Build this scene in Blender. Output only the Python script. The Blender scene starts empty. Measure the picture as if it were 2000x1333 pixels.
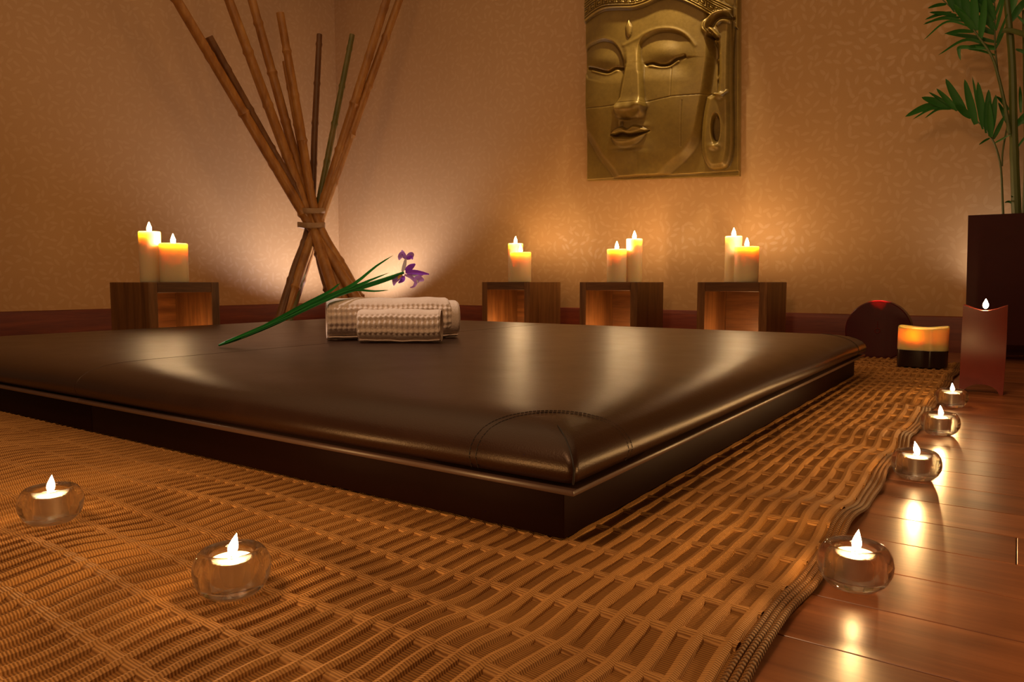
import bpy, bmesh, math, random
import numpy as np
from mathutils import Vector
random.seed(7); rng = np.random.default_rng(7)
scene = bpy.context.scene
COL = scene.collection
PI = math.pi

# ------------------------------------------------------------------ camera
F_PX, HOR, CAM_H = 1439.0, 550.0, 0.37
YAW = math.radians(34.5)
PITCH = math.atan((666.5 - HOR) / F_PX)
cam_d = bpy.data.cameras.new('camera'); cam = bpy.data.objects.new('camera', cam_d)
COL.objects.link(cam); scene.camera = cam
cam_d.sensor_fit = 'HORIZONTAL'; cam_d.sensor_width = 36.0
cam_d.lens = F_PX / 2000.0 * 36.0
cam_d.clip_start = 0.02
cam.location = (0, 0, CAM_H)
cam.rotation_euler = (PI / 2 - PITCH, 0, YAW)

# ------------------------------------------------------------------ world, exposure
w = bpy.data.worlds.new('room_ambient'); scene.world = w; w.use_nodes = True
bg = w.node_tree.nodes['Background']
bg.inputs[0].default_value = (1.0, 0.52, 0.22, 1); bg.inputs[1].default_value = 0.09
vs = scene.view_settings
vs.view_transform = 'Standard'; vs.look = 'None'; vs.gamma = 1.0; vs.exposure = 0.0
vs.use_curve_mapping = False
scene.cycles.sample_clamp_indirect = 4.0
scene.cycles.use_denoising = True
scene.cycles.max_bounces = 10
scene.cycles.transmission_bounces = 10

def lamp(name, kind, loc, energy, color, **kw):
    d = bpy.data.lights.new(name, kind); d.energy = energy; d.color = color
    tgt = kw.pop('target', None)
    for k, v in kw.items(): setattr(d, k, v)
    o = bpy.data.objects.new(name, d); COL.objects.link(o); o.location = loc
    if tgt is not None:
        o.rotation_euler = (Vector(tgt) - Vector(loc)).to_track_quat('-Z', 'Y').to_euler()
    return o
# broad unseen fill added overhead in place of ambient light
lamp('overhead_fill', 'AREA', (-2.2, 2.0, 2.9), 27, (1.0, 0.60, 0.28), target=(-2.2, 2.3, 0.0), shape='RECTANGLE', size=4.6, size_y=3.6)
# ceiling downlight washing the carved panel
lamp('panel_downlight', 'SPOT', (-1.78, 4.02, 2.95), 150, (1.0, 0.78, 0.46), target=(-1.90, 4.45, 1.45),
     spot_size=math.radians(50), spot_blend=0.9, shadow_soft_size=0.03)
# floor uplight in the corner behind the bamboo
lamp('corner_uplight', 'SPOT', (-4.22, 3.98, 0.06), 54, (0.94, 0.90, 1.10), target=(-4.50, 4.12, 1.4),
     spot_size=math.radians(140), spot_blend=0.6, shadow_soft_size=0.03)
# floor uplight behind the planter
lamp('planter_uplight', 'SPOT', (-0.02, 4.43, 0.30), 26, (0.95, 0.92, 1.0), target=(-0.10, 4.44, 1.6),
     spot_size=math.radians(150), spot_blend=0.9, shadow_soft_size=0.05)
# ceiling downlight over the bed
lamp('bed_downlight', 'SPOT', (-2.75, 1.30, 2.75), 115, (1.0, 0.84, 0.74), target=(-1.85, 1.78, 0.2),
     spot_size=math.radians(34), spot_blend=0.9, shadow_soft_size=0.07)
# unseen fill added behind the camera to lift the front of the rug
lamp('camera_fill', 'AREA', (-0.9, -0.7, 2.6), 30, (1.0, 0.58, 0.29), target=(-0.7, 0.7, 0.0), shape='DISK', size=0.7)
# small unseen warm lights placed inside the open stools to light their insides
for p_ in ((-2.70, 3.95, 0.04), (-1.97, 3.95, 0.04), (-1.22, 3.95, 0.04), (-3.37, 2.00, 0.04)):
    lamp('stool_glow', 'POINT', p_, 2.4, (1.0, 0.55, 0.22), shadow_soft_size=0.025)

# ------------------------------------------------------------------ pixel -> place
_f = np.array([-math.sin(YAW) * math.cos(PITCH), math.cos(YAW) * math.cos(PITCH), -math.sin(PITCH)])
_r = np.array([math.cos(YAW), math.sin(YAW), 0.0]); _u = np.cross(_r, _f); _c = np.array([0, 0, CAM_H])
def ray(x, y):
    d = _f * F_PX + _r * (x - 1000) - _u * (y - 666.5); return d / F_PX      # depth 1 along the view axis
def at_z(x, y, z=0.0):
    d = ray(x, y); return _c + d * (z - CAM_H) / d[2]
def at_ax(x, y, i, v):
    d = ray(x, y); return _c + d * ((v - _c[i]) / d[i])
def at_d(x, y, dep): return _c + ray(x, y) * dep
def proj(P):
    v = np.asarray(P, float) - _c; q = v @ _f
    return 1000 + F_PX * (v @ _r) / q, 666.5 - F_PX * (v @ _u) / q, q

# ------------------------------------------------------------------ materials
MATS = {}
class NT:
    def __init__(s, name):
        s.m = bpy.data.materials.new(name); s.m.use_nodes = True; s.t = s.m.node_tree
        s.b = s.t.nodes['Principled BSDF']
    def n(s, typ, **kw):
        o = s.t.nodes.new(typ)
        for k, v in kw.items(): setattr(o, k, v)
        return o
    def l(s, a, b): s.t.links.new(a, b)
    def val(s, node, i, v):
        if hasattr(v, 'node'): s.l(v, node.inputs[i])
        else: node.inputs[i].default_value = v
    def math(s, op, a, b=0.0, c=None):
        o = s.n('ShaderNodeMath', operation=op); s.val(o, 0, a); s.val(o, 1, b)
        if c is not None: s.val(o, 2, c)
        return o.outputs[0]
    def ramp(s, fac, stops):
        o = s.n('ShaderNodeValToRGB'); s.l(fac, o.inputs[0]); e = o.color_ramp.elements
        while len(e) < len(stops): e.new(0.5)
        for k, (p, c) in enumerate(stops): e[k].position = p; e[k].color = (*c, 1)
        return o.outputs[0]
    def mix(s, fac, a, b, mode='MIX'):
        o = s.n('ShaderNodeMix', data_type='RGBA', blend_type=mode)
        s.val(o, 0, fac)
        s.val(o, 6, a if hasattr(a, 'node') else (*a, 1)); s.val(o, 7, b if hasattr(b, 'node') else (*b, 1))
        return o.outputs[2]
    def coords(s, scale=(1, 1, 1), out='Object', rnd=False):
        tc = s.n('ShaderNodeTexCoord'); mp = s.n('ShaderNodeMapping'); mp.inputs['Scale'].default_value = scale
        s.l(tc.outputs[out], mp.inputs[0])
        if rnd:
            oi = s.n('ShaderNodeObjectInfo'); cx = s.n('ShaderNodeCombineXYZ')
            r = s.math('MULTIPLY', oi.outputs['Random'], 37.0)
            s.l(r, cx.inputs[0]); s.l(r, cx.inputs[1]); s.l(r, cx.inputs[2]); s.l(cx.outputs[0], mp.inputs['Location'])
        return mp.outputs[0]
    def noise(s, vec, scale=5, detail=4, rough=0.55, dist=0.0):
        o = s.n('ShaderNodeTexNoise'); o.inputs['Scale'].default_value = scale; o.inputs['Detail'].default_value = detail
        o.inputs['Roughness'].default_value = rough; o.inputs['Distortion'].default_value = dist
        s.l(vec, o.inputs['Vector']); return o.outputs['Fac']
    def bump(s, h, strength=0.3, dist=0.01, prev=None):
        o = s.n('ShaderNodeBump'); o.inputs['Strength'].default_value = strength; o.inputs['Distance'].default_value = dist
        s.l(h, o.inputs['Height'])
        if prev is not None: s.l(prev, o.inputs['Normal'])
        s.l(o.outputs[0], s.b.inputs['Normal']); return o.outputs[0]
    def set(s, **kw):
        for k, v in kw.items():
            i = s.b.inputs[k.replace('_', ' ')]
            if hasattr(v, 'node'): s.l(v, i)
            elif isinstance(v, tuple) and len(v) == 3 and i.type == 'RGBA': i.default_value = (*v, 1)
            else: i.default_value = v
        return s

def plain(name, col, rough=0.5, **kw):
    t = NT(name); v = t.coords(); nf = t.noise(v, 30, 3)
    c = t.mix(nf, tuple(x * 0.85 for x in col), tuple(min(1, x * 1.12) for x in col))
    t.set(Base_Color=c, Roughness=rough, **kw); return t.m

def wood(name, dark, light, axis=0, rough=0.35, stretch=18, scale=6, rnd=True, bumps=0.08, vary=0.35):
    t = NT(name); sc = [stretch] * 3; sc[axis] = 1.0
    v = t.coords(tuple(sc), rnd=rnd)
    n1 = t.noise(v, scale * 0.35, 6, 0.62, 0.6); n2 = t.noise(v, scale * 2.2, 3, 0.6)
    f = t.math('ADD', t.math('MULTIPLY', n1, 0.75), t.math('MULTIPLY', n2, 0.25))
    c = t.ramp(f, [(0.32, dark), (0.55, tuple((a + b) / 2 for a, b in zip(dark, light))), (0.72, light)])
    oi = t.n('ShaderNodeObjectInfo')
    k = t.math('MULTIPLY_ADD', oi.outputs['Random'], vary, 1 - vary / 2)
    hs = t.n('ShaderNodeHueSaturation'); t.l(c, hs.inputs['Color']); t.l(k, hs.inputs['Value'])
    t.set(Base_Color=hs.outputs[0], Roughness=rough)
    t.bump(f, bumps, 0.004); return t.m

def wallpaper():
    t = NT('wallpaper_leaf_print')
    tc = t.n('ShaderNodeTexCoord'); sp = t.n('ShaderNodeSeparateXYZ'); t.l(tc.outputs['Object'], sp.inputs[0])
    cb = t.n('ShaderNodeCombineXYZ'); k = 1 / 0.052
    t.l(t.math('MULTIPLY', sp.outputs[0], k), cb.inputs[0]); t.l(t.math('MULTIPLY', sp.outputs[2], k), cb.inputs[1])
    P = cb.outputs[0]
    vo = t.n('ShaderNodeTexVoronoi', voronoi_dimensions='2D', feature='F1'); vo.inputs['Scale'].default_value = 1.0
    vo.inputs['Randomness'].default_value = 0.75; t.l(P, vo.inputs['Vector'])
    df = t.n('ShaderNodeVectorMath', operation='SUBTRACT'); t.l(P, df.inputs[0]); t.l(vo.outputs['Position'], df.inputs[1])
    s2 = t.n('ShaderNodeSeparateXYZ'); t.l(df.outputs[0], s2.inputs[0])
    sc_ = t.n('ShaderNodeSeparateColor'); t.l(vo.outputs['Color'], sc_.inputs[0])
    nz = t.n('ShaderNodeTexNoise', noise_dimensions='2D'); nz.inputs['Scale'].default_value = 0.16; nz.inputs['Detail'].default_value = 0.5
    t.l(vo.outputs['Position'], nz.inputs['Vector'])
    ang = t.math('ADD', t.math('MULTIPLY', nz.outputs['Fac'], 22.0), t.math('MULTIPLY', sc_.outputs[0], 1.3))
    co, si = t.math('COSINE', ang), t.math('SINE', ang)
    dx = t.math('ADD', t.math('MULTIPLY', s2.outputs[0], co), t.math('MULTIPLY', s2.outputs[1], si))
    dy = t.math('SUBTRACT', t.math('MULTIPLY', s2.outputs[1], co), t.math('MULTIPLY', s2.outputs[0], si))
    q = t.math('DIVIDE', dx, 0.52)
    wid = t.math('MULTIPLY', t.math('SUBTRACT', 1.0, t.math('MULTIPLY', q, q)), 0.19)
    e = t.math('SUBTRACT', wid, t.math('ABSOLUTE', dy))
    m = t.n('ShaderNodeMapRange', interpolation_type='SMOOTHSTEP'); t.l(e, m.inputs[0])
    m.inputs[1].default_value = -0.02; m.inputs[2].default_value = 0.04
    leaf = m.outputs[0]
    v = t.coords(); mott = t.noise(v, 3.0, 3); fine = t.noise(v, 160, 2)
    base = t.mix(mott, (0.50, 0.285, 0.115), (0.55, 0.32, 0.135))
    lf = t.mix(mott, (0.525, 0.302, 0.126), (0.578, 0.342, 0.148))
    c = t.mix(leaf, base, lf)
    t.set(Base_Color=c, Roughness=t.math('MULTIPLY_ADD', leaf, -0.14, 0.58), Specular_IOR_Level=t.math('MULTIPLY_ADD', leaf, 0.25, 0.3))
    t.bump(fine, 0.06, 0.002); return t.m

def leather():
    t = NT('brown_leather'); v = t.coords()
    vo = t.n('ShaderNodeTexVoronoi'); vo.inputs['Scale'].default_value = 420; t.l(v, vo.inputs['Vector'])
    n1 = t.noise(v, 9, 4); n2 = t.noise(v, 90, 3)
    c = t.mix(n1, (0.017, 0.005, 0.0025), (0.034, 0.012, 0.006))
    t.set(Base_Color=c, Roughness=t.math('MULTIPLY_ADD', n1, 0.10, 0.33), Specular_IOR_Level=0.5, Specular_Tint=(1.0, 0.78, 0.62))
    b = t.bump(vo.outputs['Distance'], 0.10, 0.0012)
    t.bump(n2, 0.05, 0.004, b); return t.m

def rope(name, dark, light, pitch, axis, rough=0.8, contrast=1.0):
    """yarn wound across a cord: fine ridges along `axis`"""
    t = NT(name); tc = t.n('ShaderNodeTexCoord'); sp = t.n('ShaderNodeSeparateXYZ'); t.l(tc.outputs['Object'], sp.inputs[0])
    v = t.coords(); nz = t.noise(v, 25, 3); big = t.noise(v, 7, 3)
    ph = t.math('ADD', t.math('MULTIPLY', sp.outputs[axis], 2 * PI / pitch), t.math('MULTIPLY', nz, 5.0))
    ph = t.math('ADD', ph, t.math('MULTIPLY', sp.outputs[1 - axis], 120.0))
    s = t.math('MULTIPLY_ADD', t.math('SINE', ph), 0.5, 0.5)
    f = t.math('ADD', t.math('MULTIPLY', s, 0.55 * contrast), t.math('MULTIPLY', big, 0.6))
    c = t.ramp(f, [(0.2, dark), (0.55, tuple((a * 0.45 + b * 0.55) for a, b in zip(dark, light))), (0.85, light)])
    t.set(Base_Color=c, Roughness=rough, Specular_IOR_Level=0.25)
    t.bump(s, 0.5, 0.0014); return t.m

def wax(name, col, radius, scale=1.0, rough=0.45):
    t = NT(name); v = t.coords(); nf = t.noise(v, 12, 3)
    c = t.mix(nf, tuple(x * 0.94 for x in col), col)
    t.set(Base_Color=c, Roughness=rough, Subsurface_Weight=1.0, Subsurface_Radius=radius, Subsurface_Scale=scale)
    return t.m

def emit(name, col, strength):
    t = NT(name); e = t.n('ShaderNodeEmission'); e.inputs[0].default_value = (*col, 1); e.inputs[1].default_value = strength
    tr = t.n('ShaderNodeBsdfTransparent'); ad = t.n('ShaderNodeAddShader'); t.l(e.outputs[0], ad.inputs[0]); t.l(tr.outputs[0], ad.inputs[1])
    t.l(ad.outputs[0], t.t.nodes['Material Output'].inputs[0]); return t.m

def glass():
    t = NT('clear_glass'); g_ = t.n('ShaderNodeBsdfGlass'); g_.inputs['Roughness'].default_value = 0.0; g_.inputs['IOR'].default_value = 1.47
    v = t.coords(); t.l(t.mix(t.noise(v, 20, 2), (0.97, 0.96, 0.95), (1, 1, 1)), g_.inputs['Color'])
    lw = t.n('ShaderNodeLayerWeight'); lw.inputs['Blend'].default_value = 0.4
    fac = t.n('ShaderNodeMapRange'); t.l(lw.outputs['Facing'], fac.inputs[0])
    fac.inputs[1].default_value = 0.05; fac.inputs[2].default_value = 0.65; fac.inputs[3].default_value = 0.56; fac.inputs[4].default_value = 1.0
    tr = t.n('ShaderNodeBsdfTransparent'); tr.inputs[0].default_value = (0.97, 0.96, 0.95, 1)
    mx = t.n('ShaderNodeMixShader'); t.l(fac.outputs[0], mx.inputs[0]); t.l(tr.outputs[0], mx.inputs[1]); t.l(g_.outputs[0], mx.inputs[2])
    t.l(mx.outputs[0], t.t.nodes['Material Output'].inputs[0]); return t.m

def petalmat(name, col):
    t = NT(name); v = t.coords(); nf = t.noise(v, 60, 3)
    c = t.mix(nf, tuple(x * 0.8 for x in col), tuple(min(1, x * 1.15) for x in col)); t.set(Base_Color=c, Roughness=0.6, Specular_IOR_Level=0.2)
    tl = t.n('ShaderNodeBsdfTranslucent'); t.l(c, tl.inputs[0]); mx = t.n('ShaderNodeMixShader'); mx.inputs[0].default_value = 0.45
    t.l(t.b.outputs[0], mx.inputs[1]); t.l(tl.outputs[0], mx.inputs[2]); t.l(mx.outputs[0], t.t.nodes['Material Output'].inputs[0]); return t.m

def leafmat(name, a, b):
    t = NT(name); v = t.coords(); nf = t.noise(v, 14, 3)
    oi = t.n('ShaderNodeObjectInfo')
    c = t.mix(t.math('MULTIPLY_ADD', oi.outputs['Random'], 0.5, t.math('MULTIPLY', nf, 0.5)), a, b)
    t.set(Base_Color=c, Roughness=0.42, Subsurface_Weight=0.15, Subsurface_Radius=(0.01, 0.02, 0.005)); return t.m

def bamboo(name, a, b, c):
    t = NT(name); v = t.coords((1, 1, 0.25), rnd=True); nf = t.noise(v, 14, 5, 0.6); n2 = t.noise(v, 60, 2)
    f = t.math('ADD', t.math('MULTIPLY', nf, 0.8), t.math('MULTIPLY', n2, 0.2))
    t.set(Base_Color=t.ramp(f, [(0.3, a), (0.5, b), (0.7, c)]), Roughness=0.4); t.bump(n2, 0.1, 0.004); return t.m

def gilt():
    t = NT('aged_gilt'); v = t.coords(); n1 = t.noise(v, 6, 5, 0.6); n2 = t.noise(v, 45, 4, 0.65)
    geo = t.n('ShaderNodeNewGeometry')
    f = t.math('ADD', t.math('MULTIPLY', n1, 0.65), t.math('MULTIPLY', n2, 0.35))
    c = t.ramp(f, [(0.3, (0.16, 0.088, 0.005)), (0.5, (0.26, 0.155, 0.010)), (0.72, (0.37, 0.225, 0.024))])
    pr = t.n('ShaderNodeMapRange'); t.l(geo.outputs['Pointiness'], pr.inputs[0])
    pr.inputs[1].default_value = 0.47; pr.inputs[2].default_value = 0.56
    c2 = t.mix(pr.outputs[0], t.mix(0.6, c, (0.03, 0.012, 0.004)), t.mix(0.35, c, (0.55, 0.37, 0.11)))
    t.set(Base_Color=c2, Metallic=0.30, Roughness=t.math('MULTIPLY_ADD', n2, 0.2, 0.34))
    t.bump(n2, 0.15, 0.004); return t.m

def towelmat():
    t = NT('towel_cotton'); v = t.coords(); n1 = t.noise(v, 260, 3); n2 = t.noise(v, 20, 3)
    t.set(Base_Color=t.mix(n2, (0.80, 0.62, 0.50), (0.90, 0.74, 0.62)), Roughness=0.95, Sheen_Weight=0.35)
    t.bump(n1, 0.6, 0.0025); return t.m

M = dict(
    wall=wallpaper(),
    base_wood=wood('baseboard_mahogany', (0.09, 0.008, 0.003), (0.26, 0.045, 0.012), 0, 0.5, 14, 5),
    plank=wood('floor_mahogany', (0.15, 0.042, 0.013), (0.42, 0.155, 0.058), 0, 0.30, 12, 5, True, 0.05, 0.35),
    subfloor=plain('subfloor_dark', (0.012, 0.005, 0.003), 0.9),
    leather=leather(),
    trim=plain('bed_trim_wood', (0.11, 0.06, 0.043), 0.35),
    gap=plain('bed_shadow_gap', (0.004, 0.002, 0.002), 0.8),
    thread=plain('black_thread', (0.010, 0.004, 0.003), 0.6),
    rib=rope('rug_rib', (0.18, 0.066, 0.012), (0.57, 0.285, 0.086), 0.0034, 1),
    band=rope('rug_cross_band', (0.19, 0.070, 0.013), (0.56, 0.280, 0.086), 0.0034, 1),
    backing=rope('rug_ground_weave', (0.13, 0.048, 0.009), (0.38, 0.170, 0.038), 0.0034, 1),
    selvage=rope('rug_selvage', (0.06, 0.022, 0.006), (0.30, 0.145, 0.05), 0.006, 1),
    stool_v=wood('stool_oak_upright', (0.085, 0.030, 0.007), (0.30, 0.135, 0.038), 2, 0.45, 14, 5),
    stool_h=wood('stool_oak_level', (0.075, 0.025, 0.006), (0.26, 0.11, 0.030), 0, 0.45, 14, 5),
    wax=wax('ivory_wax', (0.93, 0.74, 0.44), (0.045, 0.036, 0.018)),
    wax_white=wax('white_wax', (0.95, 0.90, 0.82), (0.02, 0.015, 0.01)),
    wax_red=plain('red_wax', (0.11, 0.014, 0.008), 0.3, Subsurface_Weight=0.25, Subsurface_Radius=(0.02, 0.002, 0.002), Subsurface_Scale=1.0, Specular_IOR_Level=0.12),
    wax_maroon=wax('maroon_wax', (0.07, 0.003, 0.006), (0.02, 0.002, 0.003), 1.0, 0.35),
    wax_gold=wax('gold_wax', (0.72, 0.54, 0.22), (0.035, 0.024, 0.006)),
    wax_black=plain('black_wax', (0.014, 0.005, 0.004), 0.3),
    wick=plain('wick', (0.01, 0.008, 0.007), 0.9),
    flame=emit('flame_pillar', (1.0, 0.64, 0.32), 165.0),
    flame_dim=emit('flame_small', (1.0, 0.62, 0.28), 70.0),
    flame_tea=emit('flame_tealight', (1.0, 0.74, 0.42), 30.0),
    glass=glass(),
    tin=plain('tealight_cup', (0.75, 0.72, 0.68), 0.3, Metallic=0.9),
    bamboo=bamboo('bamboo_tan', (0.20, 0.072, 0.013), (0.36, 0.15, 0.032), (0.50, 0.25, 0.065)),
    bamboo_green=bamboo('bamboo_green', (0.06, 0.07, 0.012), (0.13, 0.12, 0.025), (0.26, 0.17, 0.05)),
    bamboo_dark=bamboo('bamboo_dark', (0.09, 0.032, 0.009), (0.15, 0.06, 0.018), (0.22, 0.10, 0.03)),
    twine=plain('raffia_tie', (0.34, 0.20, 0.10), 0.5),
    gilt=gilt(),
    towel=towelmat(),
    planter=plain('planter_lacquer', (0.045, 0.005, 0.004), 0.45, Specular_IOR_Level=0.2),
    soil=plain('soil', (0.02, 0.012, 0.008), 0.95),
    palm=leafmat('palm_leaf', (0.008, 0.10, 0.012), (0.040, 0.24, 0.025)),
    palm_stem=leafmat('palm_stem', (0.05, 0.085, 0.012), (0.14, 0.16, 0.03)),
    iris_green=leafmat('iris_leaf', (0.004, 0.15, 0.022), (0.02, 0.32, 0.05)),
    petal=petalmat('iris_violet', (0.72, 0.42, 1.0)),
    petal_dark=petalmat('iris_deep_violet', (0.50, 0.14, 0.95)),
    petal_pale=petalmat('iris_pale', (0.98, 0.92, 1.0)),
    petal_yellow=petalmat('iris_yellow', (0.85, 0.50, 0.10)),
    base_hide=plain('bed_base_vinyl', (0.014, 0.004, 0.0025), 0.55, Specular_IOR_Level=0.10, Specular_Tint=(1.0, 0.6, 0.45, 1)),
)

# ------------------------------------------------------------------ object helpers
def empty(name, loc, label=None, cat=None, group=None, rot=0.0):
    o = bpy.data.objects.new(name, None); COL.objects.link(o); o.location = loc; o.rotation_euler = (0, 0, rot)
    o.empty_display_size = 0.05
    tag(o, label, cat, group); return o
def tag(o, label=None, cat=None, group=None, kind=None):
    if label: o['label'] = label
    if cat: o['category'] = cat
    if group: o['group'] = group
    if kind: o['kind'] = kind
    return o
def to_mesh(name, V, Fc, mat, smooth=True):
    me = bpy.data.meshes.new(name); me.from_pydata([tuple(map(float, v)) for v in V], [], [tuple(map(int, f)) for f in Fc])
    me.materials.append(mat)
    if smooth: me.polygons.foreach_set('use_smooth', [True] * len(me.polygons))
    me.update(); return me
def fix_normals(me):
    bm = bmesh.new(); bm.from_mesh(me); bmesh.ops.recalc_face_normals(bm, faces=bm.faces); bm.to_mesh(me); bm.free(); return me
def sharp(me, deg=35):
    try: me.set_sharp_from_angle(angle=math.radians(deg))
    except Exception: pass
    return me
def part(name, V, Fc, mat, parent=None, world=True, smooth=True, org=None, angle=35):
    """V in world coordinates (world=True) or in the parent's own frame"""
    V = np.asarray(V, float)
    base = np.zeros(3)
    if parent is not None and world:
        p = parent
        while p is not None: base += np.array(p.location); p = p.parent
    o_at = np.asarray(org, float) if org is not None else np.zeros(3)
    me = sharp(fix_normals(to_mesh(name, V - base - o_at, Fc, mat, smooth)), angle)
    o = bpy.data.objects.new(name, me); COL.objects.link(o); o.parent = parent; o.location = o_at
    return o
def linkcopy(o, parent=None, loc=None):
    c = o.copy(); COL.objects.link(c); c.parent = parent
    if loc is not None: c.location = loc
    return c

def boxg(x0, x1, y0, y1, z0, z1):
    V = [(x, y, z) for z in (z0, z1) for y in (y0, y1) for x in (x0, x1)]
    Fc = [(0, 2, 3, 1), (4, 5, 7, 6), (0, 1, 5, 4), (2, 6, 7, 3), (0, 4, 6, 2), (1, 3, 7, 5)]
    return V, Fc
def bevbox(x0, x1, y0, y1, z0, z1, b=0.003, seg=2):
    bm = bmesh.new(); V, Fc = boxg(x0, x1, y0, y1, z0, z1); vs_ = [bm.verts.new(v) for v in V]
    for f in Fc: bm.faces.new([vs_[i] for i in f])
    bmesh.ops.bevel(bm, geom=bm.edges[:], offset=b, segments=seg, profile=0.5, affect='EDGES')
    bm.verts.index_update(); bm.verts.ensure_lookup_table()
    V = [tuple(v.co) for v in bm.verts]; Fc = [[v.index for v in f.verts] for f in bm.faces]; bm.free(); return V, Fc
def lathe(prof, seg=32, c=(0, 0, 0), cap=True):
    V, Fc = [], []; n = len(prof)
    for k in range(seg):
        a = 2 * PI * k / seg
        for r, z in prof: V.append((c[0] + r * math.cos(a), c[1] + r * math.sin(a), c[2] + z))
    for k in range(seg):
        k2 = (k + 1) % seg
        for i in range(n - 1): Fc.append((k * n + i, k2 * n + i, k2 * n + i + 1, k * n + i + 1))
    if cap:
        if prof[0][0] > 1e-6: Fc.append([k * n for k in range(seg)][::-1])
        if prof[-1][0] > 1e-6: Fc.append([k * n + n - 1 for k in range(seg)])
    return V, Fc
def tube(path, rad, seg=10, cap=True):
    path = [np.asarray(p, float) for p in path]; n = len(path)
    rad = [rad] * n if np.isscalar(rad) else rad
    V, Fc = [], []; prev = None
    for i, p in enumerate(path):
        t = path[min(i + 1, n - 1)] - path[max(i - 1, 0)]; t /= np.linalg.norm(t) + 1e-12
        if prev is None:
            a = np.array([0, 0, 1.0]) if abs(t[2]) < 0.9 else np.array([1.0, 0, 0])
            u = np.cross(t, a); u /= np.linalg.norm(u)
        else:
            u = prev - t * (prev @ t); u /= np.linalg.norm(u)
        prev = u; v = np.cross(t, u)
        for k in range(seg):
            an = 2 * PI * k / seg; V.append(p + rad[i] * (math.cos(an) * u + math.sin(an) * v))
    for i in range(n - 1):
        for k in range(seg):
            k2 = (k + 1) % seg; Fc.append((i * seg + k, i * seg + k2, (i + 1) * seg + k2, (i + 1) * seg + k))
    if cap: Fc.append(list(range(seg))[::-1]); Fc.append([(n - 1) * seg + k for k in range(seg)])
    return V, Fc
def merge(*parts_):
    V, Fc = [], []
    for v, f in parts_:
        o = len(V); V += [tuple(x) for x in v]; Fc += [[i + o for i in q] for q in f]
    return V, Fc
def spline(pts, n=24):
    P = np.array(pts, float); P = np.vstack([2 * P[0] - P[1], P, 2 * P[-1] - P[-2]]); out = []
    m = len(P) - 3
    for i in range(m):
        a, b, c, d = P[i:i + 4]
        for t in np.linspace(0, 1, max(2, n // m), endpoint=(i == m - 1)):
            out.append(0.5 * ((2 * b) + (-a + c) * t + (2 * a - 5 * b + 4 * c - d) * t * t + (-a + 3 * b - 3 * c + d) * t ** 3))
    return np.array(out)
def sstep(a, b, x):
    t = np.clip((x - a) / (b - a), 0, 1); return t * t * (3 - 2 * t)

# ================================================================== THE ROOM
WALL_Y, CORNER_X = 4.47, -4.90
CEIL = 3.0
V, Fc = boxg(-5.9, 2.2, -1.2, 4.6, -0.05, -0.014)
floor = part('floor', V, Fc, M['subfloor'], smooth=False); tag(floor, kind='structure')
# planks, each its own board, running along the carved-panel wall
PW, PY0 = 0.1245, 0.7745
plank_meshes = {}
def plank_mesh(L):
    key = round(L, 3)
    if key not in plank_meshes:
        V, Fc = bevbox(0.0006, L - 0.0006, 0.0009, PW - 0.0009, -0.0145, 0.0, 0.0006, 1)
        plank_meshes[key] = sharp(fix_normals(to_mesh('plank', V, Fc, M['plank'], False)))
    return plank_meshes[key]
row = math.ceil((-0.75 - PY0) / PW); first = True
while PY0 + (row) * PW < WALL_Y + 0.02:
    y = PY0 + row * PW
    x = -5.6 + random.choice([0, 0.3, 0.6, 0.9, 1.2])
    if row == 3: x = 0.013 - 4.8
    x = x if row == 3 else x
    edges = [-5.8, x]
    while edges[-1] < 1.7: edges.append(edges[-1] + (1.2 if row == 3 else random.choice([0.9, 1.2, 1.5])))
    for a, b in zip(edges[:-1], edges[1:]):
        if b - a < 0.05: continue
        o = bpy.data.objects.new('plank', plank_mesh(b - a)); COL.objects.link(o); o.parent = floor; o.location = (a, y, 0)
    row += 1

def wall(name, p0, p1, outward):
    """wall whose room face runs p0->p1; local x along it, local z up"""
    p0, p1 = np.array(p0), np.array(p1); L = np.linalg.norm(p1 - p0)
    V, Fc = boxg(0, L, 0, 0.1 * outward, 0, CEIL)
    o = part(name, V, Fc, M['wall'], smooth=False); o.location = (*p0, 0)
    o.rotation_euler = (0, 0, math.atan2(*(p1 - p0)[::-1])); return tag(o, kind='structure')
wall_back = wall('wall_back', (CORNER_X, WALL_Y), (2.0, WALL_Y), 1)
LW1 = (-5.16, 0.3)
wall_left = wall('wall_left', LW1, (CORNER_X, WALL_Y), 1)
def skirting(name, w_, L, s):
    prof = [(0.0, 0.0), (0.020, 0.0), (0.020, 0.150), (0.017, 0.157), (0.017, 0.162), (0.014, 0.170), (0.010, 0.184), (0.0, 0.188)]
    V = [(x, s * d, z) for x in (0, L) for d, z in prof]; n = len(prof)
    Fc = [(i, (i + 1) % n, n + (i + 1) % n, n + i) for i in range(n)] + [list(range(n)), list(range(n, 2 * n))]
    o = part(name, V, Fc, M['base_wood'], smooth=False); o.location = w_.location; o.rotation_euler = w_.rotation_euler
    return tag(o, kind='structure')
skirting('baseboard_back', wall_back, 6.9, -1)
skirting('baseboard_left', wall_left, float(np.hypot(CORNER_X - LW1[0], WALL_Y - LW1[1])), -1)

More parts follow.
